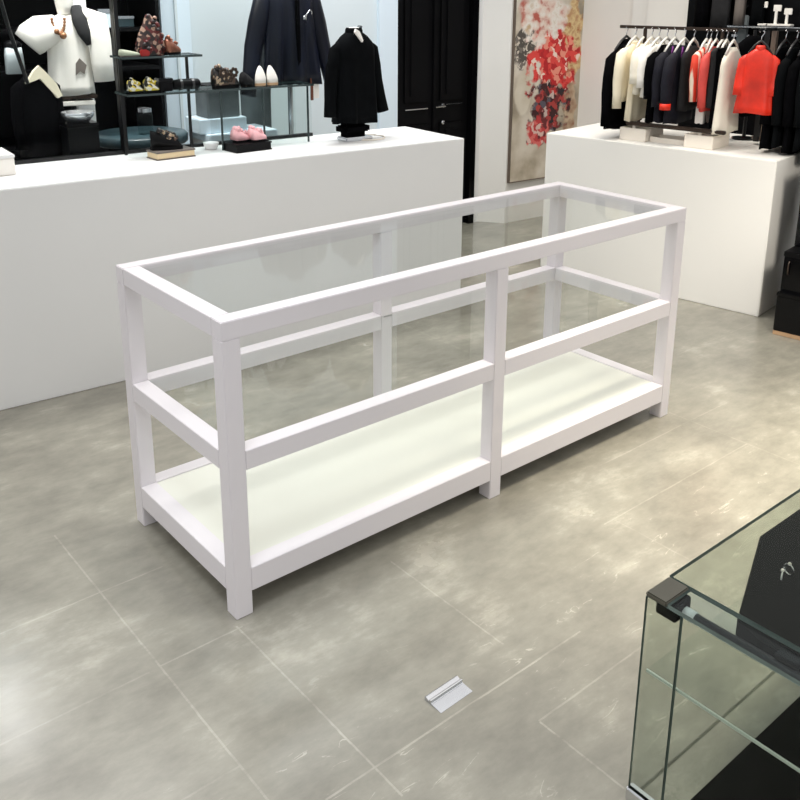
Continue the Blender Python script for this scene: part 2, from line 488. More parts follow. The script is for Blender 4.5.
# pale wall behind the back counter, left of the black door
bm = bmesh.new()
box(bm, -1.15, 0.556, WV, WV + 0.12, 0, H, T=MB)
struct(build('wall_back', bm, 'wall_pale'))
bm = bmesh.new()     # icy bright panel beside the door
box(bm, 0.40, 0.553, WV - 0.03, WV, 0, H, T=MB)
struct(build('trim_1', bm, 'wall_ice'))
bm = bmesh.new()
box(bm, -1.14, -0.96, WV - 0.03, WV, 0, H, T=MB)
struct(build('trim_2', bm, 'wall_ice'))
bm = bmesh.new()
box(bm, -1.06, -1.045, WV - 0.045, WV - 0.03, 0, H, T=MB)
struct(build('trim_3', bm, 'wall_pale'))
# dark wall at the left, behind the mannequins
bm = bmesh.new()
box(bm, -4.2, -1.10, WV + 0.25, WV + 0.37, 0, H, T=MB)
struct(build('wall_left', bm, 'black_wall'))
# door
dr = thing('door_1', 'tall black panelled double door with chrome lever handle behind the long white counter', 'door', B(0.556, WV - 0.02), AB)
dr['kind'] = 'structure'
DW = 0.64
bm = bmesh.new()
box(bm, 0, DW, 0.0, 0.05, 0.0, H)
leaf = build('door_leaf', bm, 'black_satin', dr)
for (x0, x1) in ((0.05, 0.27), (0.37, 0.59)):
    for (z0, z1) in ((0.10, 0.80), (0.95, H - 0.08)):
        bm = bmesh.new()
        box(bm, x0, x1, -0.012, 0.004, z0, z1, 0.008)
        box(bm, x0 + 0.05, x1 - 0.05, -0.022, -0.008, z0 + 0.05, z1 - 0.05, 0.006)
        build('door_panel', bm, 'black_satin', leaf)
bm = bmesh.new(); box(bm, 0.306, 0.334, -0.02, 0.004, 0, H, 0.004)
build('centre_moulding', bm, 'black_satin', dr)
bm = bmesh.new()
box(bm, DW, DW + 0.052, -0.05, 0.06, 0, H)
build('door_frame', bm, 'black_gloss', dr)
bm = bmesh.new()
lathe(bm, [(0.018, 0), (0.018, 0.01)], 14)
for v in bm.verts: v.co = Vector((v.co.x + 0.39, -0.022 - v.co.z, v.co.y + 0.922))
tube(bm, [(0.39, -0.03, 0.922), (0.39, -0.055, 0.922), (0.30, -0.055, 0.919)], 0.008, 8)
build('lever_handle', bm, 'chrome', dr)
bm = bmesh.new()
lathe(bm, [(0.014, 0), (0.014, 0.012), (0.006, 0.016)], 14)
for v in bm.verts: v.co = Vector((v.co.x + 0.39, -0.022 - v.co.z, v.co.y + 0.80))
build('lock', bm, 'chrome', dr)
bm = bmesh.new()
box(bm, 0.06, 0.26, -0.018, -0.01, 0.905, 0.912)
box(bm, 0.43, 0.58, -0.018, -0.01, 0.925, 0.932)
build('inlay', bm, 'chrome', dr)
# pillar right of the door: its left face and its front face with the poster
K = Vector((3.941, 2.765, 0))
bm = bmesh.new()
P4 = [B(1.285, WV - 0.03), K, K + BU * 1.2, K + BU * 1.2 + BV * 0.6, B(1.285, WV + 0.6)]
loft(bm, [[p for p in P4], [p + Vector((0, 0, H)) for p in P4]])
struct(build('wall_pillar', bm, 'wall_grey'))
bm = bmesh.new()
box(bm, 1.250, 1.325, WV - 0.05, WV - 0.02, 0, H, T=MB)
struct(build('trim_4', bm, 'counter_white'))
# wall behind the rack, facing the aisle
RW = 1.47
bm = bmesh.new(); box(bm, RW, RW + 0.12, 1.20, 2.62, 0, H, T=MR)
struct(build('wall_right', bm, 'wall_white'))
bm = bmesh.new(); box(bm, RW - 0.05, RW, 1.20, 1.66, 0, H, T=MR)
struct(build('trim_5', bm, 'wall_grey'))
bm = bmesh.new(); box(bm, RW - 0.09, RW - 0.05, 1.20, 1.52, 0, H, T=MR)
struct(build('trim_6', bm, 'wall_white'))
bm = bmesh.new(); box(bm, RW - 0.12, RW + 0.12, -1.5, 1.20, 0, H, T=MR)
struct(build('wall_display', bm, 'black_wall'))

# the poster, a stretched canvas on the pillar's front face
M['poster'] = poster_mat()
po = thing('poster', 'tall canvas print of red blossoms over beige and grey on the white pillar', 'picture', K + BU * 0.016 + BV * -0.016 + Vector((0, 0, 0.322)), AB)
B1('canvas', 'poster', (0, 0.70, -0.012, 0.012, 0, 1.9), po, 0.003)
bm = bmesh.new()
for d in ((-0.005, 0, -0.014, 0.014, -0.005, 1.905), (0.70, 0.705, -0.014, 0.014, -0.005, 1.905), (-0.005, 0.705, -0.014, 0.014, -0.005, 0)):
    box(bm, *d)
build('frame', bm, 'taupe_metal', po)

# ------------------------------------------------------------------ the glass-topped display table
TW, TD, TH, LG = 2.078, 0.665, 0.90, 0.0541
tb = thing('display_table', 'white wooden display table with glass top and glass middle shelf in the shop centre', 'display table', (0, 0, 0))
bv = 0.0022
for x in (0, TW / 2 - LG / 2, TW - LG):
    for y in (0, TD - LG):
        B1('leg', 'table_white', (x, x + LG, y, y + LG, 0, TH - 0.053), tb, bv)


def rails(name, z0, z1, inset=0.0):
    for y in (inset, TD - LG + inset * -1):
        if name == 'top_rail':
            B1(name, 'table_white', (0, TW, y, y + LG, z0, z1), tb, bv)
        else:
            for a, c in ((LG, TW / 2 - LG / 2), (TW / 2 + LG / 2, TW - LG)):
                B1(name, 'table_white', (a, c, y, y + LG, z0, z1), tb, bv * 0.6)
    for x in (0, TW - LG):
        B1(name, 'table_white', (x, x + LG, LG, TD - LG, z0, z1), tb, bv * 0.6)


rails('top_rail', TH - 0.053, TH)
rails('middle_rail', 0.516 - 0.058, 0.516)
rails('bottom_rail', 0.074, 0.148)
B1('bottom_shelf', 'shelf_white', (LG, TW - LG, LG, TD - LG, 0.128, 0.144), tb)


def pane(name, x0, x1, y0, y1, z, parent, gm='glass', em='glass', t=0.008, T=None):
    bm = bmesh.new()
    box(bm, x0, x1, y0, y1, z, z + t, T=T)
    bm.normal_update()
    for f in bm.faces:
        f.material_index = 0 if abs(f.normal.z) > 0.9 else 1
    return build(name, bm, None, parent, mats=[gm, em])


pane('glass_top', LG, TW - LG, LG, TD - LG, TH - 0.016, tb)
pane('glass_shelf', LG, TW - LG, LG, TD - LG, 0.516 - 0.012, tb)

# ------------------------------------------------------------------ the two long white counters
bc = thing('counter', 'long white counter along the back under the glass shelves and black coat', 'counter', B(0, 0), AB)
bm = bmesh.new(); box(bm, -3.6, 0, 0.0, 0.56, 0.0, BH, 0.004)
build('body', bm, 'counter_white', bc)
rc = thing('counter', 'white block counter on the right carrying the clothes racks', 'counter', R(0, 0), AR)
bm = bmesh.new(); box(bm, 0, 0.80, 0, 1.432, 0.0, RH, 0.004)
build('body', bm, 'counter_cream', rc)

# ------------------------------------------------------------------ glass partition and shelves on the back counter
pt = thing('glass_partition', 'clear glass partition with black base track and post standing along the rear counter edge', 'partition', B(-2.21, 0.548, BH), AB)
bm = bmesh.new(); box(bm, -0.9, 1.56, -0.012, 0.012, 0, 0.018); build('base_track', bm, 'black_metal', pt)
B1('glass_pane', 'clear_glass', (-0.9, 1.56, -0.004, 0.004, 0.018, 0.95), pt)
bm = bmesh.new(); box(bm, 0.49, 0.515, -0.02, 0.02, 0.018, 0.95); build('post', bm, 'black_metal', pt)
bm = bmesh.new(); tube(bm, [(-0.03, 0.016, 0.95), (0.03, 0.016, 0.6), (0.085, 0.016, 0.36)], 0.009, 8); build('brace', bm, 'black_metal', pt)

su = thing('shelf_unit', 'glass shelf unit with dark edged shelves of shoes in front of the partition', 'shelf', B(-1.80, 0.34, BH), AB)
# local: x along counter, y 0..0.19 deep


def shelf_pane(name, x0, x1, y0, y1, z):
    return pane(name, x0, x1, y0, y1, z, su, 'smoke_glass', 'shelf_edge', 0.010)


shelf_pane('upper_shelf', 0.05, 0.445, 0.02, 0.19, 0.468)
shelf_pane('lower_shelf', 0.06, 1.05, 0.0, 0.19, 0.298)
for x, z1 in ((0.085, 0.78), (0.425, 0.468)):
    bm = bmesh.new(); box(bm, x - 0.006, x + 0.006, 0.165, 0.177, 0, z1); build('upright', bm, 'black_metal', su)
for x in (0.535, 0.77, 1.03):
    bm = bmesh.new(); box(bm, x - 0.004, x + 0.004, 0.03, 0.038, 0, 0.298); build('upright', bm, 'shelf_edge', su)
bm = bmesh.new(); box(bm, 0.535, 1.03, 0.170, 0.174, 0.0, 0.298); build('rear_pane', bm, 'clear_glass', su)
bm = bmesh.new(); box(bm, 0.535, 1.03, 0.030, 0.034, 0.0, 0.298); build('front_pane', bm, 'clear_glass', su)


# ------------------------------------------------------------------ pedestals, shoes, bags on the back counter
def pedestal(label, u, v, wx, dy, h, rz, top, side):
    p = thing('pedestal', label, 'pedestal', B(u, v, BH), AB + rz)
    B1('block', side, (-wx / 2, wx / 2, -dy / 2, dy / 2, 0.006, h - 0.008), p)
    B1('top_board', top, (-wx / 2 - 0.004, wx / 2 + 0.004, -dy / 2 - 0.004, dy / 2 + 0.004, h - 0.008, h), p, 0.001)
    B1('bottom_board', top, (-wx / 2 - 0.004, wx / 2 + 0.004, -dy / 2 - 0.004, dy / 2 + 0.004, 0, 0.006), p, 0.001)
    return p


def shoe(label, loc, rz, L=0.1, wd=0.036, h=0.05, up='black_satin', sole='black_satin', orn=None, name='shoe', group=None, heel=0.0, seed=1):
    """toe towards local +x"""
    rnd = random.Random(seed)
    s = thing(name, label, 'shoe', loc, rz, group)
    ol = [(0.5 * L * math.cos(a), 0.5 * wd * math.sin(a) * (1.0 + 0.15 * math.cos(a))) for a in [2 * PI * k / 18 for k in range(18)]]
    bm = bmesh.new(); plate(bm, ol, h * 0.18, 'z')
    if heel:
        box(bm, -L * 0.46, -L * 0.22, -wd * 0.36, wd * 0.36, 0, h * 0.3)
    build('sole', bm, sole, s)
    bm = bmesh.new()
    rings = []
    for i in range(9):
        t = i / 8
        x = -0.47 * L + 0.93 * L * t
        hh = h * (1.0 - 0.62 * t ** 1.3) if t < 0.95 else h * 0.32
        ww = 0.46 * wd * (0.75 + 0.5 * math.sin(PI * (0.25 + 0.6 * t)))
        if i == 8: ww *= 0.45; hh *= 0.7
        rings.append([Vector((x, ww * math.cos(a), h * 0.16 + (hh - h * 0.16) * max(0, math.sin(a)) ** 0.7)) for a in [PI * k / 9 for k in range(10)]])
    loft(bm, rings)
    vamp = build('upper', bm, up, s, True)
    if orn:
        bm = bmesh.new()
        for k in range(16):
            t = rnd.random()
            ball(bm, (-0.4 * L + 0.75 * L * t, (rnd.random() - .5) * wd * 0.7, h * (0.95 - 0.5 * t) + rnd.random() * h * 0.2), h * rnd.uniform(0.08, 0.17), seg=6)
        build('ornament', bm, orn, vamp, True)
    return s


def S(x, y, z):          # shelf unit local -> world
    return B(-1.80 + x, 0.34 + y, BH + z)


pedestal('cream paged block with dark boards under the black jewelled shoe', -1.555, 0.335, 0.195, 0.105, 0.040, 0.10, 'taupe', 'paper_cream')
pb = pedestal('dark square block with a pale end under the pink shoes', -1.155, 0.325, 0.20, 0.13, 0.042, 0.10, 'black_satin', 'black_satin')
B1('end_panel', 'paper_cream', (0.099, 0.103, -0.06, 0.06, 0.008, 0.034), pb)
shoe('black jewelled wedge shoe on the cream paged block', B(-1.575, 0.335, BH + 0.040), AB - 0.25, 0.155, 0.055, 0.095, 'black_satin', 'black_satin', 'speckle', 'wedge_shoe', heel=1, seed=3)
for k, (dx, dy) in enumerate(((-0.045, 0.012), (0.035, -0.012))):
    shoe(('left' if k == 0 else 'right') + ' one of the two pink fluffy shoes on the dark block', B(-1.135 + dx, 0.325 + dy, BH + 0.042), AB + 0.2, 0.10, 0.06, 0.07, 'pink', 'black_satin', 'pink', 'pink_shoe', 'pink shoes under the glass shelf', seed=5 + k)

# upper shelf
Z1 = 0.478
bag = thing('beaded_bag', 'tall dark beaded bag with red base on the upper glass shelf', 'bag', S(0.215, 0.09, Z1), AB)
bm = bmesh.new(); loft(bm, [[Vector((x * sx, y * sx, z)) for x, y in [(math.cos(a) * 0.068, math.sin(a) * 0.04) for a in [2 * PI * k / 18 for k in range(18)]]] for z, sx in ((0, 0.94), (0.02, 1.0), (0.06, 1.0), (0.10, 0.8), (0.14, 0.5), (0.175, 0.28), (0.19, 0.1))])
build('bag_body', bm, 'jewelled', bag, True)
bm = bmesh.new()
rnd = random.Random(2)
for k in range(80):
    a = rnd.random() * 2 * PI; z = 0.03 + 0.15 * rnd.random() ** 1.3; rr = 0.066 * (1 - (z - 0.03) / 0.19)
    ball(bm, (rr * math.cos(a) + 0.012 * (z > .08), rr * 0.6 * math.sin(a), z), rnd.uniform(0.008, 0.015), seg=6)
build('bead_cluster', bm, 'jewelled', bag, True)
bm = bmesh.new(); box(bm, -0.066, -0.02, -0.045, -0.03, 0.0, 0.03, 0.004); build('clasp', bm, mat('clasp_red', (170, 34, 30), 0.4), bag)
shoe('small copper strappy shoe beside the beaded bag on the upper shelf', S(0.325, 0.09, Z1), AB + 0.5, 0.10, 0.045, 0.075, 'copper', 'black_satin', 'copper', 'sandal', heel=1, seed=11)
shoe('pale green flat shoe at the left end of the upper glass shelf', S(0.105, 0.06, Z1), AB + 0.2, 0.11, 0.04, 0.035, mat('sage', (176, 184, 162), 0.6), 'taupe', None, 'flat_shoe', seed=12)
# lower shelf
Z2 = 0.308
for k, dx in enumerate((0.125, 0.20)):
    shoe(('left' if k == 0 else 'right') + ' one of the two yellow printed shoes on the lower glass shelf', S(dx, 0.08 - 0.01 * k, Z2), AB + 0.15, 0.075, 0.045, 0.06, 'yellow_print', 'black_satin', 'yellow_print', 'printed_shoe', 'yellow printed shoes', seed=20 + k)
bx = thing('jewellery_box', 'small black lidded box on the lower shelf beside the yellow shoes', 'box', S(0.267, 0.085, Z2), AB)
B1('box_body', 'black_satin', (-0.034, 0.034, -0.03, 0.03, 0, 0.045), bx, 0.003)
B1('lid', 'black_gloss', (-0.036, 0.036, -0.032, 0.032, 0.045, 0.062), bx, 0.003)
cl = thing('clutch_bag', 'black rolled clutch bag lying on the lower glass shelf', 'bag', S(0.378, 0.08, Z2), AB)
bm = bmesh.new(); tube(bm, [(-0.072, 0, 0.026), (-0.066, 0, 0.026), (-0.03, 0, 0.027), (0.03, 0, 0.027), (0.062, 0, 0.026), (0.07, 0, 0.026)], [0.018, 0.024, 0.026, 0.026, 0.025, 0.016], 14)
build('roll', bm, 'black_satin', cl, True)
for x in (-0.03, 0.03):
    bm = bmesh.new(); tube(bm, [(x - 0.006, 0, 0.027), (x + 0.006, 0, 0.027)], 0.0275, 14); build('strap', bm, 'dark_plastic', cl)
pl = shoe('black platform shoe with bronze blossoms on the lower shelf above the pink shoes', S(0.585, 0.07, Z2), AB + 0.1, 0.15, 0.06, 0.10, 'speckle', 'black_satin', 'speckle', 'platform_shoe', heel=1, seed=31)
bm = bmesh.new()
for (x, z, r) in ((-0.03, 0.075, 0.024), (0.03, 0.075, 0.024), (0.0, 0.05, 0.026)):
    for k in range(7):
        a = 2 * PI * k / 7
        ball(bm, (x + r * 0.7 * math.cos(a), -0.03, z + r * 0.7 * math.sin(a)), r * 0.42, (1, 0.5, 1), 6)
build('blossom', bm, 'bronze', pl, True)
shoe('dark suede shoe just left of the white shoes on the lower shelf', S(0.705, 0.08, Z2), AB + 0.6, 0.09, 0.045, 0.075, 'charcoal_cloth', 'black_satin', None, 'suede_shoe', heel=1, seed=33)
for k, dx in enumerate((0.775, 0.845)):
    ws = thing('white_shoe', ('left' if k == 0 else 'right') + ' one of the pair of white pointed shoes on the lower shelf', 'shoe', S(dx, 0.07, Z2), AB, 'white pointed shoes')
    bm = bmesh.new()
    rings = []
    for t, w_, y in ((0, 0.030, 0.0), (0.25, 0.031, 0.0), (0.5, 0.027, 0.006), (0.75, 0.019, 0.012), (0.93, 0.010, 0.016), (1.0, 0.003, 0.018)):
        rings.append([Vector((w_ * math.cos(a) + 0.008 * t * (1 if k == 0 else -0.6), y + 0.02 * (1 - 0.5 * t) * math.sin(a), 0.012 + 0.085 * t)) for a in [2 * PI * q / 14 for q in range(14)]])
    loft(bm, rings); build('upper', bm, 'white_cloth', ws, True)
    bm = bmesh.new(); lathe(bm, [(0.030, 0), (0.031, 0.012)], 14)
    for v in bm.verts: v.co.y *= 0.68
    build('sole', bm, 'tan', ws)
wb = thing('folded_box', 'small white box on the counter at the far left edge', 'box', B(-2.335, 0.35, BH), AB)
B1('carton', 'white_cloth', (-0.2, 0.055, -0.06, 0.16, 0, 0.075), wb, 0.004)
B1('carton_lid', 'counter_white', (-0.203, 0.058, -0.063, 0.163, 0.075, 0.09), wb, 0.003)
wc = thing('dish', 'small round white dish on the counter behind the glass', 'dish', B(-1.30, 0.44, BH), AB)
bm = bmesh.new(); lathe(bm, [(0.025, 0), (0.034, 0.012), (0.04, 0.035), (0.037, 0.035), (0.030, 0.014), (0.0, 0.010)], 20)
build('bowl', bm, 'counter_white', wc, True)


# ------------------------------------------------------------------ garments
def sup(a, p=2.6):
    c, s = math.cos(a), math.sin(a)
    return (math.copysign(abs(c) ** (2 / p), c), math.copysign(abs(s) ** (2 / p), s))


def garment(name, label, cat, loc, rz, L, sw, hw, dp, m, sleeve=None, collar=None, drop=0.18, folds=6, amp=0.05, group=None,
            neck=0.28, buttons=None, lapel=None, seed=0, slm=None, flare=1.0, sides=(-1, 1), skirt=None):
    """a garment hanging from its shoulders: origin at its hem, z up, front towards local -y.
    L height, sw half shoulder width, hw half hem width, dp half depth"""
    rnd = random.Random(seed)
    g = thing(name, label, cat, loc, rz, group)
    nn = 40
    prof = [(L, neck * sw, 0.45), (L - 0.25 * drop * L, (neck + 0.28) * sw, 0.62), (L - 0.6 * drop * L, 0.86 * sw, 0.8),
            (L - drop * L, 0.97 * sw, 0.92), (L - (drop + 0.10) * L, 0.93 * sw, 1.0)]
    zt = L - (drop + 0.10) * L
    for i in range(1, 8):
        t = i / 7
        wq = 0.93 * sw + (hw - 0.93 * sw) * t ** flare
        prof.append((zt * (1 - t), wq, 1.0 + 0.15 * t))
    ph = [rnd.random() * 6.28 for _ in range(3)]
    rings = []
    for z, wq, d in prof:
        t = 1 - z / L
        rg = []
        for k in range(nn):
            a = 2 * PI * k / nn
            c, s = sup(a)
            f = 1 + amp * t * (math.sin(folds * a + ph[0]) + 0.5 * math.sin((folds * 2 + 1) * a + ph[1] + 2 * t))
            rg.append(Vector((wq * c * (1 + 0.3 * (f - 1)), dp * d * s * (1 + 3 * (f - 1)), z + (0.012 * L * math.sin(3 * a + ph[2]) if t > 0.97 else 0))))
        rings.append(rg)
    bm = bmesh.new(); loft(bm, rings)
    body = build('garment_body', bm, m, g, True)
    if sleeve:
        ln, sp, r0, r1 = sleeve[:4]
        for sd in sides:
            bm = bmesh.new()
            p0 = Vector((sd * 0.55 * sw, 0, L - drop * L * 0.62))
            p1 = Vector((sd * (0.90 * sw + sp * 0.1), 0, L - drop * L * 1.05))
            p3 = Vector((sd * (sw + sp), -dp * 0.3, L - ln))
            p2 = p1.lerp(p3, 0.5) + Vector((sd * 0.03 * sw, dp * 0.2, 0))
            tube(bm, [p0, p0.lerp(p1, 0.55), p1, p1.lerp(p2, 0.5), p2, p2.lerp(p3, 0.5), p3], [r0 * 0.45, r0 * 0.75, r0 * 0.95, r0, (r0 + r1) / 2, r1, r1 * 1.02], 14, 0.75)
            build('sleeve', bm, slm or m, g, True)
    if collar:
        bm = bmesh.new()
        cn = 20
        loft(bm, [[Vector((neck * sw * q * math.cos(2 * PI * k / cn), dp * 0.5 * q * math.sin(2 * PI * k / cn), L + z)) for k in range(cn)]
                  for z, q in ((-0.03 * L, 1.18), (0.02 * L, 1.12), (0.045 * L, 1.0), (0.03 * L, 0.86), (-0.02 * L, 0.85))], cap=False)
        build('collar', bm, collar, g, True)
    if lapel:
        for sd in (-1, 1):
            bm = bmesh.new()
            plate(bm, [(sd * neck * sw * 1.05, L - 0.01 * L), (sd * (neck + 0.2) * sw, L - 0.13 * L), (sd * 0.04 * sw, L - 0.42 * L), (sd * 0.02 * sw, L - 0.36 * L)], 0.008)
            for v in bm.verts: v.co.y -= dp * (0.55 + 0.5 * min(1, (L - v.co.z) / (0.4 * L)))
            build('lapel', bm, lapel, body)
    if buttons:
        for k in range(4):
            bm = bmesh.new(); ball(bm, (0.012, -dp * 1.06, L * (0.62 - 0.13 * k)), 0.007, (1, 0.5, 1), 8); build('button', bm, buttons, body, True)
    return g


def hanger(label, loc, rz, half=0.16, m='clear_plastic', group=None):
    """origin under the hanger's bar; hook tip on the rail at z = 0.085"""
    h = thing('clothes_hanger', label, 'hanger', loc, rz, group)
    bm = bmesh.new()
    pts = [(0.012 * math.cos(a), 0, 0.072 + 0.012 * math.sin(a)) for a in [PI * 0.95 - PI * 1.15 * k / 8 for k in range(9)]]
    tube(bm, pts + [(0.0, 0, 0.050), (0, 0, 0.028)], 0.0028, 6); build('hook', bm, 'chrome', h, True)
    bm = bmesh.new()
    tube(bm, [(-half, 0, -0.045), (-half * 0.5, 0, 0.003), (0, 0, 0.030), (half * 0.5, 0, 0.003), (half, 0, -0.045)], [0.006, 0.007, 0.008, 0.007, 0.006], 8)
    build('shoulder_bar', bm, m, h, True)
    return h


# black coat on a bust form, standing on the back counter
bust = thing('bust_stand', 'low black and steel bust stand on the counter carrying the black coat', 'stand', B(-0.53, 0.29, BH), AB)
bm = bmesh.new(); box(bm, -0.085, 0.085, -0.05, 0.05, 0, 0.022, 0.005); build('base', bm, 'steel', bust)
bm = bmesh.new(); box(bm, -0.10, 0.075, -0.062, 0.062, 0.022, 0.108, 0.03); build('base_cushion', bm, 'black_cloth', bust)
bm = bmesh.new(); lathe(bm, [(0.016, 0.05), (0.016, 0.16)], 12); build('pole', bm, 'steel', bust)
bm = bmesh.new(); lathe(bm, [(0.03, 0.565), (0.032, 0.58), (0.027, 0.592), (0.0, 0.595)], 16); build('neck_cap', bm, 'white_cloth', bust, True)
coat = garment('black_coat', 'long black coat with white shirt collar on a bust stand on the counter', 'coat', B(-0.53, 0.29, BH + 0.10), AB + 0.15, 0.47, 0.132, 0.135, 0.07, 'black_knit',
               sleeve=(0.43, 0.058, 0.042, 0.035), collar='black_knit', drop=0.19, folds=6, amp=0.08, seed=4, neck=0.34)
bm = bmesh.new()
plate(bm, [(-0.046, 0.47), (-0.036, 0.488), (-0.014, 0.474), (-0.002, 0.43), (-0.01, 0.42)], 0.012)
for v in bm.verts: v.co.y -= 0.05 + max(0, 0.5 - v.co.z) * 0.3
build('shirt_collar', bm, 'white_cloth', coat)
bm = bmesh.new()
plate(bm, [(0.015, 0.48), (0.04, 0.502), (0.052, 0.498), (0.045, 0.482)], 0.02)
build('shirt_tab', bm, 'grey_cloth', coat)
ring = thing('bangle', 'thin round cream bangle lying on the counter right of the bust stand', 'bangle', B(-0.44, 0.31, BH), AB)
bm = bmesh.new(); tube(bm, [(0.10 * math.cos(2 * PI * k / 24), 0.10 * math.sin(2 * PI * k / 24), 0.004) for k in range(25)], 0.004, 6); build('band', bm, 'tray_white', ring, True)

# navy jacket on a floor stand behind the glass shelves
ns = thing('mannequin_stand', 'slim floor stand carrying the shiny navy jacket behind the glass', 'stand', B(-0.575, 0.92, 0), AB)
bm = bmesh.new(); lathe(bm, [(0.14, 0), (0.14, 0.012), (0.02, 0.02), (0.016, 0.03)], 24); build('base', bm, 'steel', ns)
bm = bmesh.new(); lathe(bm, [(0.016, 0.03), (0.016, 1.60)], 12); build('pole', bm, 'steel', ns)
nj = garment('navy_jacket', 'shiny navy blue jacket hanging behind the shelf with white shoes', 'jacket', B(-0.575, 0.92, 1.20), AB + 0.1, 0.55, 0.168, 0.195, 0.08, 'navy_cloth',
             sleeve=(0.60, 0.135, 0.062, 0.048), collar='navy_cloth', drop=0.14, folds=9, amp=0.13, seed=9, neck=0.3)
bm = bmesh.new(); box(bm, -0.012, 0.012, -0.105, -0.085, 0.0, 0.50, 0.003); build('placket', bm, 'black_cloth', nj)
bm = bmesh.new()
tube(bm, [(0.03 + 0.018 * math.cos(t * 0.9) + 0.006 * t, -0.108, 0.36 + 0.02 * math.sin(t * 1.3) + 0.006 * t) for t in range(9)], 0.004, 6)
build('brooch', bm, 'chrome', nj, True)
tr = garment('grey_trousers', 'dark grey trousers hanging under the navy jacket behind the glass', 'trousers', B(-0.72, 1.08, 0.72), AB, 0.46, 0.10, 0.085, 0.05, 'grey_cloth', drop=0.03, folds=4, amp=0.04, neck=0.9, seed=10)
sc = thing('swing_tag', 'brown and white paper tag hanging below the navy jacket hem', 'tag', B(-0.455, 0.86, 1.10), AB)
B1('tag_card', 'white_cloth', (0.0, 0.04, -0.002, 0.002, 0.01, 0.13), sc)
B1('tag_strip', mat('brown_strip', (110, 62, 44), 0.6), (-0.016, 0.0, -0.004, 0.004, 0, 0.13), sc)
cb = thing('storage_box', 'dark grey box on a shelf behind the pink shoes', 'box', B(-1.06, 0.86, 1.03), AB)
B1('carton', 'grey_cloth', (-0.10, 0.09, -0.08, 0.08, 0.02, 0.19), cb, 0.004)
B1('carton_lid', 'charcoal_cloth', (-0.105, 0.095, -0.085, 0.085, 0.17, 0.20), cb, 0.003)
B1('tray', 'wall_ice', (-0.16, 0.12, -0.1, 0.1, -0.06, 0.02), cb, 0.004)
bs = thing('side_table', 'white cube side table behind the glass shelf carrying the dark grey box', 'table', B(-1.06, 0.86, 0), AB)
B1('body', 'counter_white', (-0.12, 0.28, -0.13, 0.13, 0.0, 0.93), bs, 0.005)
B1('top', 'wall_ice', (-0.13, 0.29, -0.14, 0.14, 0.93, 0.97), bs, 0.004)

# ---- behind the partition at the far left
wj = garment('white_jacket', 'bright white wide sleeved jacket with dark patch behind the glass at left', 'jacket', B(-1.80, 1.02, 1.20), AB - 0.1, 0.40, 0.105, 0.115, 0.06, 'white_cloth', drop=0.16, folds=5, amp=0.04, seed=14, neck=0.35)
for pts, rad in (([(-0.02, -0.01, 0.31), (-0.07, -0.03, 0.325), (-0.13, -0.045, 0.315), (-0.175, -0.05, 0.285), (-0.20, -0.05, 0.26)], [0.05, 0.075, 0.085, 0.085, 0.075]),
                 ([(0.06, -0.01, 0.33), (0.11, -0.03, 0.40), (0.142, -0.05, 0.385), (0.148, -0.06, 0.28), (0.15, -0.06, 0.16), (0.155, -0.06, 0.065)], [0.03, 0.045, 0.052, 0.057, 0.055, 0.052])):
    bm = bmesh.new(); tube(bm, pts, rad, 14, 0.8); build('sleeve', bm, 'white_cloth', wj, True)
bm = bmesh.new(); plate(bm, [(0.012, 0.10), (0.018, 0.16), (0.038, 0.185), (0.07, 0.15), (0.055, 0.105), (0.035, 0.12)], 0.012)
for v in bm.verts: v.co.y -= 0.066
build('patch', bm, 'taupe', wj)
bm = bmesh.new(); tube(bm, [(0.05, -0.02, 0.44), (0.058, -0.06, 0.37), (0.07, -0.08, 0.31), (0.088, -0.085, 0.25)], [0.028, 0.038, 0.032, 0.012], 12, 0.5); build('scarf', bm, 'charcoal_cloth', wj, True)
bm = bmesh.new(); box(bm, -0.115, 0.115, -0.06, 0.06, -0.022, -0.002, 0.004); build('hem_band', bm, 'bronze', wj)
bm = bmesh.new(); box(bm, -0.11, 0.10, -0.062, 0.062, -0.055, -0.030, 0.004); build('shirt_hem', bm, 'white_cloth', wj)
bm = bmesh.new()
for k in range(15):
    a = PI * k / 14
    ball(bm, (-0.05 + 0.03 * math.cos(a), -0.085, 0.38 - 0.07 * math.sin(a)), 0.009, seg=6)
ball(bm, (-0.035, -0.095, 0.30), 0.018, seg=8)
ball(bm, (-0.065, -0.09, 0.32), 0.014, seg=8)
build('necklace', bm, 'gold', wj, True)
wst = thing('garment_stand', 'black stand under the bright white jacket', 'stand', B(-1.80, 1.02, 0), AB)
bm = bmesh.new(); lathe(bm, [(0.13, 0), (0.13, 0.012), (0.016, 0.02), (0.014, 0.03), (0.014, 1.2), (0.0, 1.2)], 20); build('pole', bm, 'black_metal', wst)
bm = bmesh.new(); lathe(bm, [(0.035, 1.60), (0.042, 1.64), (0.05, 1.70), (0.048, 1.76), (0.03, 1.80), (0, 1.81)], 16); build('head_form', bm, 'white_cloth', wst, True)

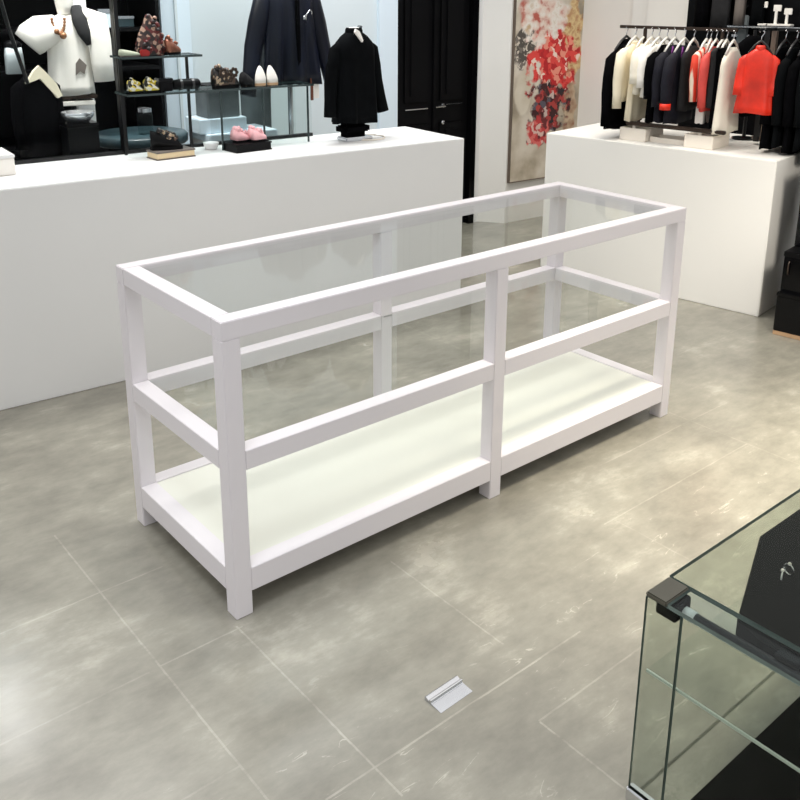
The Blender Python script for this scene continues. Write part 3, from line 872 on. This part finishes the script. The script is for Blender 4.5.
bj = garment('black_jacket', 'black jacket with cream collar standing left of the white jacket', 'jacket', B(-2.03, 0.82, 0.91), AB + 0.2, 0.42, 0.095, 0.105, 0.06, 'black_cloth', sleeve=(0.36, 0.005, 0.04, 0.035), drop=0.16, folds=4, amp=0.03, seed=15, neck=0.35)
bm = bmesh.new(); plate(bm, [(-0.07, 0.38), (-0.03, 0.435), (0.0, 0.46), (0.03, 0.43), (0.08, 0.37), (0.105, 0.31), (0.08, 0.30), (0.03, 0.36), (0.0, 0.40), (-0.03, 0.39)], 0.02)
for v in bm.verts: v.co.y -= 0.05
build('collar', bm, 'cream_cloth', bj)
bjs = thing('garment_stand', 'dark pedestal under the black jacket with cream collar', 'stand', B(-2.03, 0.82, 0), AB)
bm = bmesh.new(); lathe(bm, [(0.10, 0), (0.10, 0.02), (0.08, 0.04), (0.08, 0.88), (0.09, 0.905), (0, 0.91)], 20); build('column', bm, 'black_satin', bjs)

gb = thing('handbag', 'pale grey handbag with dark top at the far left behind the glass', 'bag', B(-2.05, 1.10, 1.31), AB)
bm = bmesh.new(); loft(bm, [[Vector((0.045 * q * c, 0.03 * q * s, z)) for c, s in [sup(2 * PI * k / 16, 5) for k in range(16)]] for z, q in ((0, 1.0), (0.09, 0.95), (0.13, 0.85))]); build('bag_body', bm, 'wall_pale', gb, True)
bm = bmesh.new(); ball(bm, (0, 0, 0.14), 0.045, (1, 0.7, 0.6), 12); build('flap', bm, 'black_satin', gb, True)
gsh = thing('wall_shelf', 'dark display cabinet behind the white jacket at far left', 'shelf', B(-2.14, 1.46, 0), AB)
B1('side_panel', 'black_satin', (-0.62, -0.60, -0.22, 0.22, 0, 2.5), gsh)
for z in (0.45, 0.88, 1.29, 1.50, 1.76):
    B1('board', 'black_satin', (-0.60, 0.90, -0.22, 0.22, z, z + 0.02), gsh)
B1('side_panel', 'black_satin', (0.90, 0.92, -0.22, 0.22, 0, 2.5), gsh)
for k, (u, v, z, wd, dp_, hh, m, lb) in enumerate(((-1.50, 1.36, 1.52, 0.09, 0.10, 0.10, 'wall_ice', 'pale blue box on the dark shelf right of the white jacket'),
                                                (-1.38, 1.40, 1.52, 0.10, 0.10, 0.06, 'teal_dark', 'dark teal box on the dark shelf behind the beaded bag'),
                                                (-1.50, 1.36, 1.31, 0.10, 0.10, 0.07, 'grey_cloth', 'flat slate grey box below the pale blue box on the dark shelf'),
                                                (-2.22, 1.36, 1.52, 0.10, 0.10, 0.08, 'grey_cloth', 'small slate box high on the dark shelf at the left picture edge'),
                                                (-2.24, 1.36, 0.90, 0.16, 0.10, 0.14, 'teal_dark', 'low dark teal box behind the black jacket at far left'))):
    t = thing('shelf_box', lb, 'box', B(u, v, z), AB + 0.1)
    B1('carton', m, (-wd / 2, wd / 2, -dp_ / 2, dp_ / 2, 0, hh * 0.75), t, 0.003)
    B1('lid', 'steel' if k < 2 else 'charcoal_cloth', (-wd / 2 - 0.003, wd / 2 + 0.003, -dp_ / 2 - 0.003, dp_ / 2 + 0.003, hh * 0.75, hh), t, 0.003)
lp = thing('light_column', 'bright white column seen above the white jacket', 'column', B(-1.70, 1.16, 0), AB)
bm = bmesh.new(); box(bm, -0.045, 0.045, -0.03, 0.03, 0.0, 2.6, 0.004); build('shaft', bm, 'counter_white', lp)
B1('cap', 'counter_white', (-0.055, 0.055, -0.04, 0.04, 2.6, 2.63), lp)
gl = thing('hanging_cloth', 'slate grey scarf draped beside the black jacket at far left', 'scarf', B(-2.06, 0.86, 0.98), AB)
bm = bmesh.new(); loft(bm, [[Vector((0.04 * q * math.cos(a), 0.02 * math.sin(a), z)) for a in [2 * PI * k / 12 for k in range(12)]] for z, q in ((0, 0.9), (0.05, 1.1), (0.1, 0.5), (0.14, 0.8), (0.24, 0.9))]); build('cloth', bm, 'grey_cloth', gl, True)
rt = thing('round_table', 'dark teal round table behind the glass left of the pedestal', 'table', B(-1.46, 1.00, 0), AB)
bm = bmesh.new(); lathe(bm, [(0.24, 0.92), (0.25, 0.93), (0.25, 0.965), (0.24, 0.975), (0, 0.975)], 36); build('tabletop', bm, 'teal_dark', rt, True)
for k in range(5):
    a = 2 * PI * k / 5 + 0.5
    bm = bmesh.new(); tube(bm, [(0.19 * math.cos(a), 0.19 * math.sin(a), 0), (0.19 * math.cos(a), 0.19 * math.sin(a), 0.925)], 0.012, 8); build('leg', bm, 'black_metal', rt)
jar = thing('glass_jar', 'clear lidded glass jar standing on the dark round table', 'jar', B(-1.46, 0.92, 0.975), AB)
bm = bmesh.new(); lathe(bm, [(0.038, 0), (0.04, 0.01), (0.04, 0.11), (0.032, 0.12)], 20); build('body', bm, 'smoke_glass', jar, True)
bm = bmesh.new(); lathe(bm, [(0.036, 0.12), (0.036, 0.14), (0, 0.145)], 20); build('lid', bm, 'steel', jar)
vs_ = thing('display_dish', 'shiny steel dish on a dark plinth under the white jacket', 'dish', B(-1.87, 0.72, 1.095), AB)
bm = bmesh.new(); lathe(bm, [(0.05, 0), (0.075, 0.03), (0.08, 0.05), (0.076, 0.05), (0.05, 0.01)], 24); build('bowl', bm, 'steel', vs_, True)
vp = thing('plinth', 'black plinth under the steel dish behind the glass', 'plinth', B(-1.87, 0.72, 0), AB)
B1('shaft', 'black_satin', (-0.075, 0.075, -0.07, 0.07, 0, 1.08), vp, 0.004)
B1('cap', 'black_gloss', (-0.08, 0.08, -0.075, 0.075, 1.08, 1.095), vp, 0.003)

# ------------------------------------------------------------------ right counter: racks
RZ = 1.524
r1 = thing('clothes_rack', 'bronze clothes rack of white and dark garments on the right counter', 'rack', R(0, 0, RH), AR)
# in counter frame: x = across (v), y = along (u)
RX = 0.22
bm = bmesh.new(); box(bm, RX - 0.009, RX + 0.009, 0.37, 1.09, RZ - RH - 0.009, RZ - RH + 0.009, 0.002); build('rail', bm, 'bronze', r1)
bm = bmesh.new(); box(bm, 0.078, 0.108, 0.33, 0.935, 0.092, 0.114, 0.004); build('base_bar', bm, 'bronze', r1)
for y in (0.455, 0.925):
    bm = bmesh.new(); box(bm, RX - 0.008, RX + 0.008, y - 0.008, y + 0.008, 0.076, RZ - RH); build('upright', bm, 'bronze', r1)
for y in (0.48, 0.89):
    bm = bmesh.new(); box(bm, RX - 0.13, RX + 0.10, y - 0.085, y + 0.085, 0.0, 0.075, 0.003); box(bm, RX - 0.12, RX + 0.09, y - 0.012, y + 0.012, 0.075, 0.092, 0.002); build('foot', bm, 'tray_white', r1)
ty = thing('tray', 'long low white tray between the feet of the clothes rack', 'tray', R(0.685, RX - 0.03, RH), AR)
B1('tray_base', 'tray_white', (-0.055, 0.075, -0.115, 0.115, 0, 0.008), ty)
bm = bmesh.new()
for d in ((-0.055, -0.049, -0.115, 0.115, 0.008, 0.03), (0.069, 0.075, -0.115, 0.115, 0.008, 0.03), (-0.049, 0.069, -0.115, -0.109, 0.008, 0.03), (-0.049, 0.069, 0.109, 0.115, 0.008, 0.03)):
    box(bm, *d)
build('tray_rim', bm, 'tray_white', ty)

HT = RZ - 0.084     # hanger origin height


def rack_item(u, L, sw, hw, m, name, label, cat, sleeve=None, dp=0.022, gap=0.03, hm='clear_plastic', rzo=0.0, dv=0.0, **kw):
    top = HT - gap + 0.02
    g = garment(name, label, cat, R(u, RX + dv, top - L), AR + rzo, L, sw, hw, dp, m, sleeve, **kw)
    hanger('%s hanger inside the %s' % ('white' if hm == 'clear_plastic' else 'black', ' '.join(label.split()[:10])), R(u, RX + dv, HT), AR + rzo, sw * 0.72, hm, 'hangers on the rack')
    return g


rack_item(1.045, 0.50, 0.175, 0.19, 'black_cloth', 'black_blazer', 'long black blazer at the left end of the clothes rack', 'blazer', (0.48, 0.025, 0.045, 0.034), 0.028, lapel='black_satin', seed=21, hm='dark_plastic', collar='black_cloth')
rack_item(0.985, 0.33, 0.17, 0.15, 'cream_cloth', 'cream_jacket', 'cream jacket with long sleeve hanging next to the black blazer', 'jacket', (0.37, 0.015, 0.04, 0.032), 0.026, seed=22, collar='cream_cloth')
rack_item(0.93, 0.445, 0.14, 0.15, 'cream_cloth', 'cream_dress', 'long cream dress reaching the rack base bar', 'dress', None, 0.025, seed=23, folds=9, amp=0.09)
rack_item(0.88, 0.28, 0.165, 0.17, 'ivory_cloth', 'ivory_blouse', 'first ivory blouse from the left with a short loose hem', 'blouse', (0.22, 0.01, 0.045, 0.04), 0.024, seed=24, folds=8, amp=0.07)
rack_item(0.835, 0.30, 0.165, 0.16, 'white_cloth', 'white_blouse', 'white blouse hanging just left of the dark blazers', 'blouse', (0.24, 0.01, 0.045, 0.04), 0.024, seed=25, folds=7, amp=0.07)
rack_item(0.785, 0.435, 0.17, 0.17, 'black_cloth', 'black_coat', 'black coat hanging directly right of the white blouses', 'coat', (0.30, 0.01, 0.045, 0.038), 0.026, seed=26, lapel='black_satin')
rack_item(0.735, 0.43, 0.165, 0.17, 'ink_cloth', 'dark_blazer', 'dark plum blazer with purple lapel on the clothes rack', 'blazer', (0.34, 0.015, 0.045, 0.036), 0.026, seed=27, lapel='purple_cloth')
dk = rack_item(0.675, 0.435, 0.165, 0.17, 'ink_cloth', 'navy_coat', 'dark navy coat with red cuff on the clothes rack', 'coat', (0.34, 0.03, 0.045, 0.036), 0.028, seed=28, lapel='purple_cloth')
bm = bmesh.new(); tube(bm, [(-0.197, -0.01, 0.120), (-0.198, -0.01, 0.085)], 0.037, 14, 0.8); build('cuff', bm, 'red_cloth', dk, True)
rack_item(0.62, 0.36, 0.13, 0.12, 'charcoal_cloth', 'grey_vest', 'charcoal vest hanging left of the striped shirt', 'vest', None, 0.024, seed=29)
rack_item(0.545, 0.29, 0.12, 0.11, 'striped', 'striped_shirt', 'red orange and white striped shirt on the clothes rack', 'shirt', (0.30, 0.0, 0.034, 0.028), 0.024, seed=30, collar='white_cloth')
wsx = rack_item(0.520, 0.43, 0.07, 0.06, 'black_cloth', 'black_dress', 'narrow black dress with white band below the striped shirt', 'dress', None, 0.02, seed=31)
bm = bmesh.new(); box(bm, -0.062, 0.062, -0.024, 0.024, 0.0, 0.10, 0.004); build('hem_panel', bm, 'white_cloth', wsx)
rack_item(0.488, 0.35, 0.13, 0.12, 'coral_cloth', 'coral_top', 'coral red top with pale shoulder near the right end of the rack', 'top', (0.33, 0.0, 0.034, 0.028), 0.024, seed=32)
rack_item(0.452, 0.33, 0.125, 0.12, 'charcoal_cloth', 'grey_jacket', 'dark grey jacket hanging over the coral top', 'jacket', None, 0.026, seed=33, buttons='chrome', drop=0.06, neck=0.5)
rack_item(0.428, 0.44, 0.11, 0.11, 'black_cloth', 'black_skirt', 'long black skirt hanging beneath the coral top', 'skirt', None, 0.02, seed=34, drop=0.05, neck=0.7)
rack_item(0.388, 0.47, 0.125, 0.145, 'ivory_cloth', 'white_coat', 'long off-white coat at the right end of the clothes rack', 'coat', None, 0.03, seed=35, drop=0.2, folds=4, amp=0.04)

# second rack with red blouse and black clothes
r2 = thing('clothes_rack', 'dark clothes rack with the red blouse at the right picture edge', 'rack', R(0, 0, RH), AR)
R2X = 0.34
bm = bmesh.new(); box(bm, R2X - 0.008, R2X + 0.008, -0.28, 0.26, 1.530 - RH - 0.008, 1.530 - RH + 0.008, 0.002); build('rail', bm, 'black_metal', r2)
bm = bmesh.new()
tube(bm, [(0.50, 0.33, 0.035), (0.40, 0.20, 0.035), (0.345, 0.02, 0.035), (0.34, -0.25, 0.035)], 0.011, 8); build('base_bar', bm, 'taupe_metal', r2, True)
bm = bmesh.new(); box(bm, 0.255, 0.275, 0.055, 0.075, 0.0, 0.04, 0.002); box(bm, 0.265, 0.345, 0.058, 0.072, 0.03, 0.042); build('foot', bm, 'taupe_metal', r2)
bm = bmesh.new(); box(bm, 0.44, 0.47, 0.275, 0.305, 0.02, 1.530 - RH); build('upright', bm, 'black_metal', r2)
bm = bmesh.new(); box(bm, 0.43, 0.46, 0.235, 0.262, 0.02, 1.530 - RH); build('upright', bm, 'taupe_metal', r2)
bm = bmesh.new(); box(bm, R2X, 0.47, 0.25, 0.262, 1.530 - RH - 0.006, 1.530 - RH + 0.006); build('arm', bm, 'black_metal', r2)
bm = bmesh.new(); box(bm, 0.10, R2X, 0.199, 0.211, 1.530 - RH - 0.006, 1.530 - RH + 0.006); build('arm', bm, 'black_metal', r2)


def rack2_item(u, L, sw, hw, m, name, label, cat, sleeve=None, dp=0.03, rzo=0.0, hm='dark_plastic', hl='', dv=0, **kw):
    top = 1.530 - 0.084
    g = garment(name, label, cat, R(u, R2X + dv, top - 0.01 - L), AR + rzo, L, sw, hw, dp, m, sleeve, **kw)
    hanger(hl, R(u, R2X + dv, top), AR + rzo, sw * 0.75, hm, 'hangers on the dark rack')
    return g


rb = rack2_item(0.205, 0.345, 0.082, 0.105, 'red_cloth', 'red_blouse', 'bright red satin blouse hanging at the front of the dark rack', 'blouse', (0.25, 0.0, 0.032, 0.035), 0.04, rzo=-1.25, dv=-0.20, folds=6, amp=0.05, collar='red_cloth', seed=41, hl='black hanger inside the red blouse')
for k, (u, L, m, lb) in enumerate(((0.15, 0.54, 'black_cloth', 'first black dress to the right of the red blouse'), (0.09, 0.52, 'black_knit', 'second black garment to the right of the red blouse'),
                                   (0.03, 0.55, 'black_cloth', 'third black garment to the right of the red blouse'), (-0.03, 0.53, 'black_knit', 'fourth black garment to the right of the red blouse'),
                                   (-0.09, 0.55, 'black_cloth', 'fifth black garment to the right of the red blouse, at picture edge'))):
    rack2_item(u, L, 0.17, 0.18, m, 'black_garment', lb, 'dress', (0.40, 0.01, 0.045, 0.036), 0.024, seed=50 + k, hl='black hanger of the %s' % lb.split(',')[0], group='black garments on the dark rack')
for k, (u, v) in enumerate(((0.07, 0.36), (0.0, 0.42))):
    shoe(['pale pointed shoe on the counter under the black clothes', 'dark pump on the counter under the black clothes'][k], R(u, v + 0.08, RH), AR + 2.2, 0.11, 0.045, 0.06, ['cream_cloth', 'black_satin'][k], 'black_satin', None, 'pump', heel=1, seed=60 + k)

# black display wall behind the racks
ct = []
for k, (u, wd, z0, m, lb) in enumerate(((1.06, 0.10, 1.50, 'black_cloth', 'black hanging trousers above the clothes rack, leftmost pair'), (0.93, 0.13, 1.50, 'charcoal_cloth', 'grey hanging trousers above the clothes rack'),
                                        (0.80, 0.07, 1.50, 'taupe', 'narrow brown-grey hanging trousers above the clothes rack'), (0.68, 0.08, 1.50, 'black_knit', 'black hanging trousers above the off-white coat'))):
    t = garment('hanging_trousers', lb, 'trousers', R(u, RW - 0.20, z0), AR - PI / 2, 0.85, wd / 2, wd / 2, 0.03, m, drop=0.02, neck=0.9, folds=3, amp=0.03, seed=70 + k, group='trousers on the black wall')
rl = thing('wall_rail', 'black wall rail holding the hanging trousers', 'rail', R(0.85, RW - 0.20, 2.355), AR)
bm = bmesh.new(); tube(bm, [(0, -0.35, 0.008), (0, 0.30, 0.008)], 0.008, 8); build('bar', bm, 'black_metal', rl)
for y in (-0.33, 0.28):
    bm = bmesh.new(); tube(bm, [(0, y, 0.008), (0.08, y, 0.008)], 0.007, 8); build('bracket', bm, 'black_metal', rl)
bg = garment('black_glove_coat', 'black coat with white cuff hanging behind the red blouse', 'coat', R(0.43, 0.62, 1.02), AR - 0.6, 0.46, 0.12, 0.12, 0.05, 'black_cloth', (0.40, 0.02, 0.04, 0.034), seed=80)
bg.name = 'black_coat'
bm = bmesh.new(); tube(bm, [(-0.140, -0.02, 0.075), (-0.141, -0.02, 0.045)], 0.037, 12, 0.8); build('cuff', bm, 'white_cloth', bg, True)
bgs = thing('garment_stand', 'black stand behind the red blouse carrying the white cuffed coat', 'stand', R(0.43, 0.62, RH), AR)
bm = bmesh.new(); lathe(bm, [(0.07, 0), (0.07, 0.01), (0.012, 0.016), (0.010, 0.03), (0.010, 0.64), (0, 0.64)], 16); build('pole', bm, 'black_metal', bgs)
gs = thing('strap', 'grey knitted strap hanging against the black wall left of the red blouse', 'strap', R(0.775, RW - 0.18, 1.22), AR - PI / 2)
bm = bmesh.new(); box(bm, -0.035, 0.035, -0.012, 0.012, 0.0, 0.36, 0.006); build('band', bm, 'grey_cloth', gs)
bm = bmesh.new(); box(bm, -0.07, 0.05, -0.006, 0.006, 0.22, 0.235); build('cross_bar', bm, 'steel', gs)
bm = bmesh.new(); tube(bm, [(0, 0, 0.36), (0, 0, 0.40), (0.0, 0.05, 0.42)], 0.004, 6); build('hook', bm, 'steel', gs)
ws2 = thing('wall_shelf', 'black wall shelf with chrome edge above the dark clothes rack', 'shelf', R(0.62, RW - 0.14, 1.50), AR - PI / 2)
B1('board', 'black_gloss', (-0.22, 0.55, -0.14, 0.02, 0, 0.018), ws2)
B1('chrome_edge', 'chrome', (-0.22, 0.55, -0.146, -0.14, 0.004, 0.014), ws2)
for k, x in enumerate((-0.03, 0.06, 0.13)):
    tg = thing('price_stand', ['first', 'second', 'third'][k] + ' white display stand from the left on the black wall shelf', 'stand', ws2.matrix_basis @ Vector((x, -0.06, 0.018)), AR - PI / 2, 'white stands on the black shelf')
    tg.location = R(0.62 - x, RW - 0.14 - 0.06, 1.518)
    B1('foot', 'white_cloth', (-0.04, 0.04, -0.03, 0.03, 0, 0.012), tg, 0.002)
    B1('post', 'white_cloth', (-0.008, 0.008, -0.006, 0.006, 0.012, 0.11 - 0.02 * k), tg)
    B1('holder', 'white_cloth', (-0.02, 0.03, -0.006, 0.006, 0.11 - 0.02 * k, 0.15 - 0.02 * k), tg, 0.003)

# black stacked boxes in front of the right counter
for k, (v0, u1, z0, z1, lb) in enumerate(((-0.205, -0.155, 0, 0.232, 'large black box with tan base, lowest of the stack right of the counter'),
                                          (-0.17, -0.155, 0.232, 0.445, 'middle black box of the stack right of the counter'),
                                          (-0.04, -0.155, 0.445, 0.89, 'tall black box with silver handle topmost of the stack'))):
    t = thing('storage_box', lb, 'box', R(u1, v0, z0), AR, 'black boxes beside the right counter')
    hh = z1 - z0
    if k == 0:
        B1('base', 'tan', (0.0, 0.58, -0.62, 0, 0, 0.022), t, 0.002)
        B1('box_body', 'black_gloss', (0.0, 0.58, -0.62, 0, 0.022, hh - 0.02), t, 0.003)
        B1('lid', 'black_gloss', (-0.003, 0.583, -0.623, 0.003, hh - 0.02, hh), t, 0.003)
    else:
        B1('box_body', 'black_gloss', (0.0, 0.48, -0.55, 0, 0, hh - 0.03), t, 0.003)
        B1('lid', 'black_satin', (-0.003, 0.483, -0.553, 0.003, hh - 0.03, hh), t, 0.003)
    if k == 2:
        bm = bmesh.new(); box(bm, -0.016, -0.008, -0.12, -0.03, hh - 0.115, hh - 0.10, 0.002); box(bm, -0.010, 0.0, -0.12, -0.11, hh - 0.115, hh - 0.10); box(bm, -0.010, 0.0, -0.04, -0.03, hh - 0.115, hh - 0.10)
        build('handle', bm, 'chrome', t)
    if k == 1:
        bm = bmesh.new(); tube(bm, [(-0.004, -0.03, hh - 0.12), (-0.012, -0.03, hh - 0.11), (-0.012, -0.03, hh - 0.06), (-0.004, -0.03, hh - 0.05)], 0.004, 6); build('pull', bm, 'bronze', t)

# ------------------------------------------------------------------ glass display case, lower right
X0, Y0, CH = 0.366, -1.074, 0.54
gc = thing('glass_case', 'low mirror-edged glass display case with added dark reflection board at the lower right', 'display case', (X0, Y0, 0))
LX, LY, PW = 1.35, -0.95, 0.082


def gbox(name, dims, parent, gm='case_glass', em='case_edge', thin=2):
    bm = bmesh.new(); box(bm, *dims); bm.normal_update()
    for f in bm.faces:
        f.material_index = 0 if abs(f.normal[thin]) > 0.9 else 1
    return build(name, bm, None, parent, mats=[gm, em])


# left side: thick corner post, side pane; far side pane; top pane
gbox('corner_post', (0.0, 0.008, -PW, 0.0, 0.035, CH - 0.012), gc, thin=0)
gbox('side_pane', (0.0, 0.008, LY, -PW - 0.002, 0.035, CH - 0.012), gc, thin=0)
gbox('far_pane', (0.008, LX, -0.008, 0.0, 0.0, CH - 0.012), gc, 'clear_glass', 'clear_glass', thin=1)
gbox('top_pane', (PW, LX, LY, 0.0, CH - 0.010, CH), gc, 'case_glass')
bm = bmesh.new(); box(bm, -0.002, PW - 0.002, -0.050, 0.0, CH - 0.012, CH, 0.003); build('corner_cap', bm, 'case_bronze', gc)
gbox('rim_strip', (0.0, PW - 0.002, LY, -0.052, CH - 0.010, CH - 0.002), gc, 'smoke_glass')
bm = bmesh.new(); tube(bm, [(0.045, -0.09, CH - 0.035), (0.045, LY + 0.02, CH - 0.035)], 0.011, 10); build('light_tube', bm, 'dark_plastic', gc, True)
bm = bmesh.new(); tube(bm, [(0.045, -0.065, CH - 0.035), (0.045, -0.09, CH - 0.035)], 0.013, 10); build('tube_cap', bm, 'white_cloth', gc, True)
bm = bmesh.new(); box(bm, 0.02, 0.075, -0.060, -0.012, CH - 0.055, CH - 0.014, 0.003); build('bracket', bm, 'black_gloss', gc)
bm = bmesh.new(); box(bm, 0.045, 0.08, -0.30, -0.255, CH - 0.05, CH - 0.012, 0.003); build('bracket', bm, 'black_gloss', gc)
gbox('glass_shelf', (0.009, LX, LY, -0.012, 0.345, 0.350), gc, 'clear_glass', 'clear_glass')
B1('shelf_edge', 'lit_edge', (0.0085, 0.012, LY, -0.012, 0.3445, 0.3505), gc)  # near edge coloured white for the glow of lit glass
bm = bmesh.new(); box(bm, -0.004, 0.02, -0.10, 0.004, 0.0, 0.035, 0.003); build('shoe', bm, 'chrome', gc)
bm = bmesh.new(); box(bm, 0.0, 0.014, LY, -0.10, 0.022, 0.035); build('base_channel', bm, 'steel', gc)
bm = bmesh.new(); box(bm, 0.016, LX, LY, -0.098, 0.0, 0.02, 0.003); build('base_board', bm, 'board_black', gc)
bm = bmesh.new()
plate(bm, [(0.434, -0.011), (0.124, -0.137), (0.10, -0.20), (0.10, LY + 0.02), (LX - 0.01, LY + 0.02), (LX - 0.01, -0.011)], 0.045, 'z')  # slant-edged dark board added to imitate a dark reflection in the top pane
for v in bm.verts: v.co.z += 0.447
build('reflection_board', bm, 'board_black', gc)
for k, (x, y, r_, lb) in enumerate(((0.30, -0.135, 0.016, 'chrome ring nearest the case corner on the dark reflection board under the glass'), (0.345, -0.128, 0.012, 'smaller chrome ring farther from the case corner on the dark reflection board'))):
    rg_ = thing('ring', lb, 'ring', (X0 + x, Y0 + y, 0.492), 0.4 + k)
    bm = bmesh.new(); tube(bm, [(r_ * math.cos(2 * PI * q / 20), 0, r_ + 0.002 + r_ * math.sin(2 * PI * q / 20)) for q in range(21)], 0.0022, 6); build('band', bm, 'chrome', rg_, True)
    bm = bmesh.new(); ball(bm, (0, 0, 2 * r_ + 0.004), 0.004, seg=8); build('stone', bm, 'white_cloth', rg_, True)

# small bent steel plate on the floor
pp = thing('floor_plate', 'small shiny bent steel plate lying on the tiles in front of the table', 'plate', (0.215, -0.60, 0.0), 0.03)
bm = bmesh.new()
loft(bm, [[Vector((x, y, z)) for y, z in ((-0.026, 0.001), (0.008, 0.004), (0.03, 0.012), (0.034, 0.010), (0.034, 0.0), (-0.026, 0.0))] for x in (0.0, 0.112)])
build('plate', bm, 'steel', pp)
bm = bmesh.new(); tube(bm, [(0.0, 0.014, 0.009), (0.112, 0.014, 0.009)], 0.004, 8); build('crease', bm, 'chrome', pp)
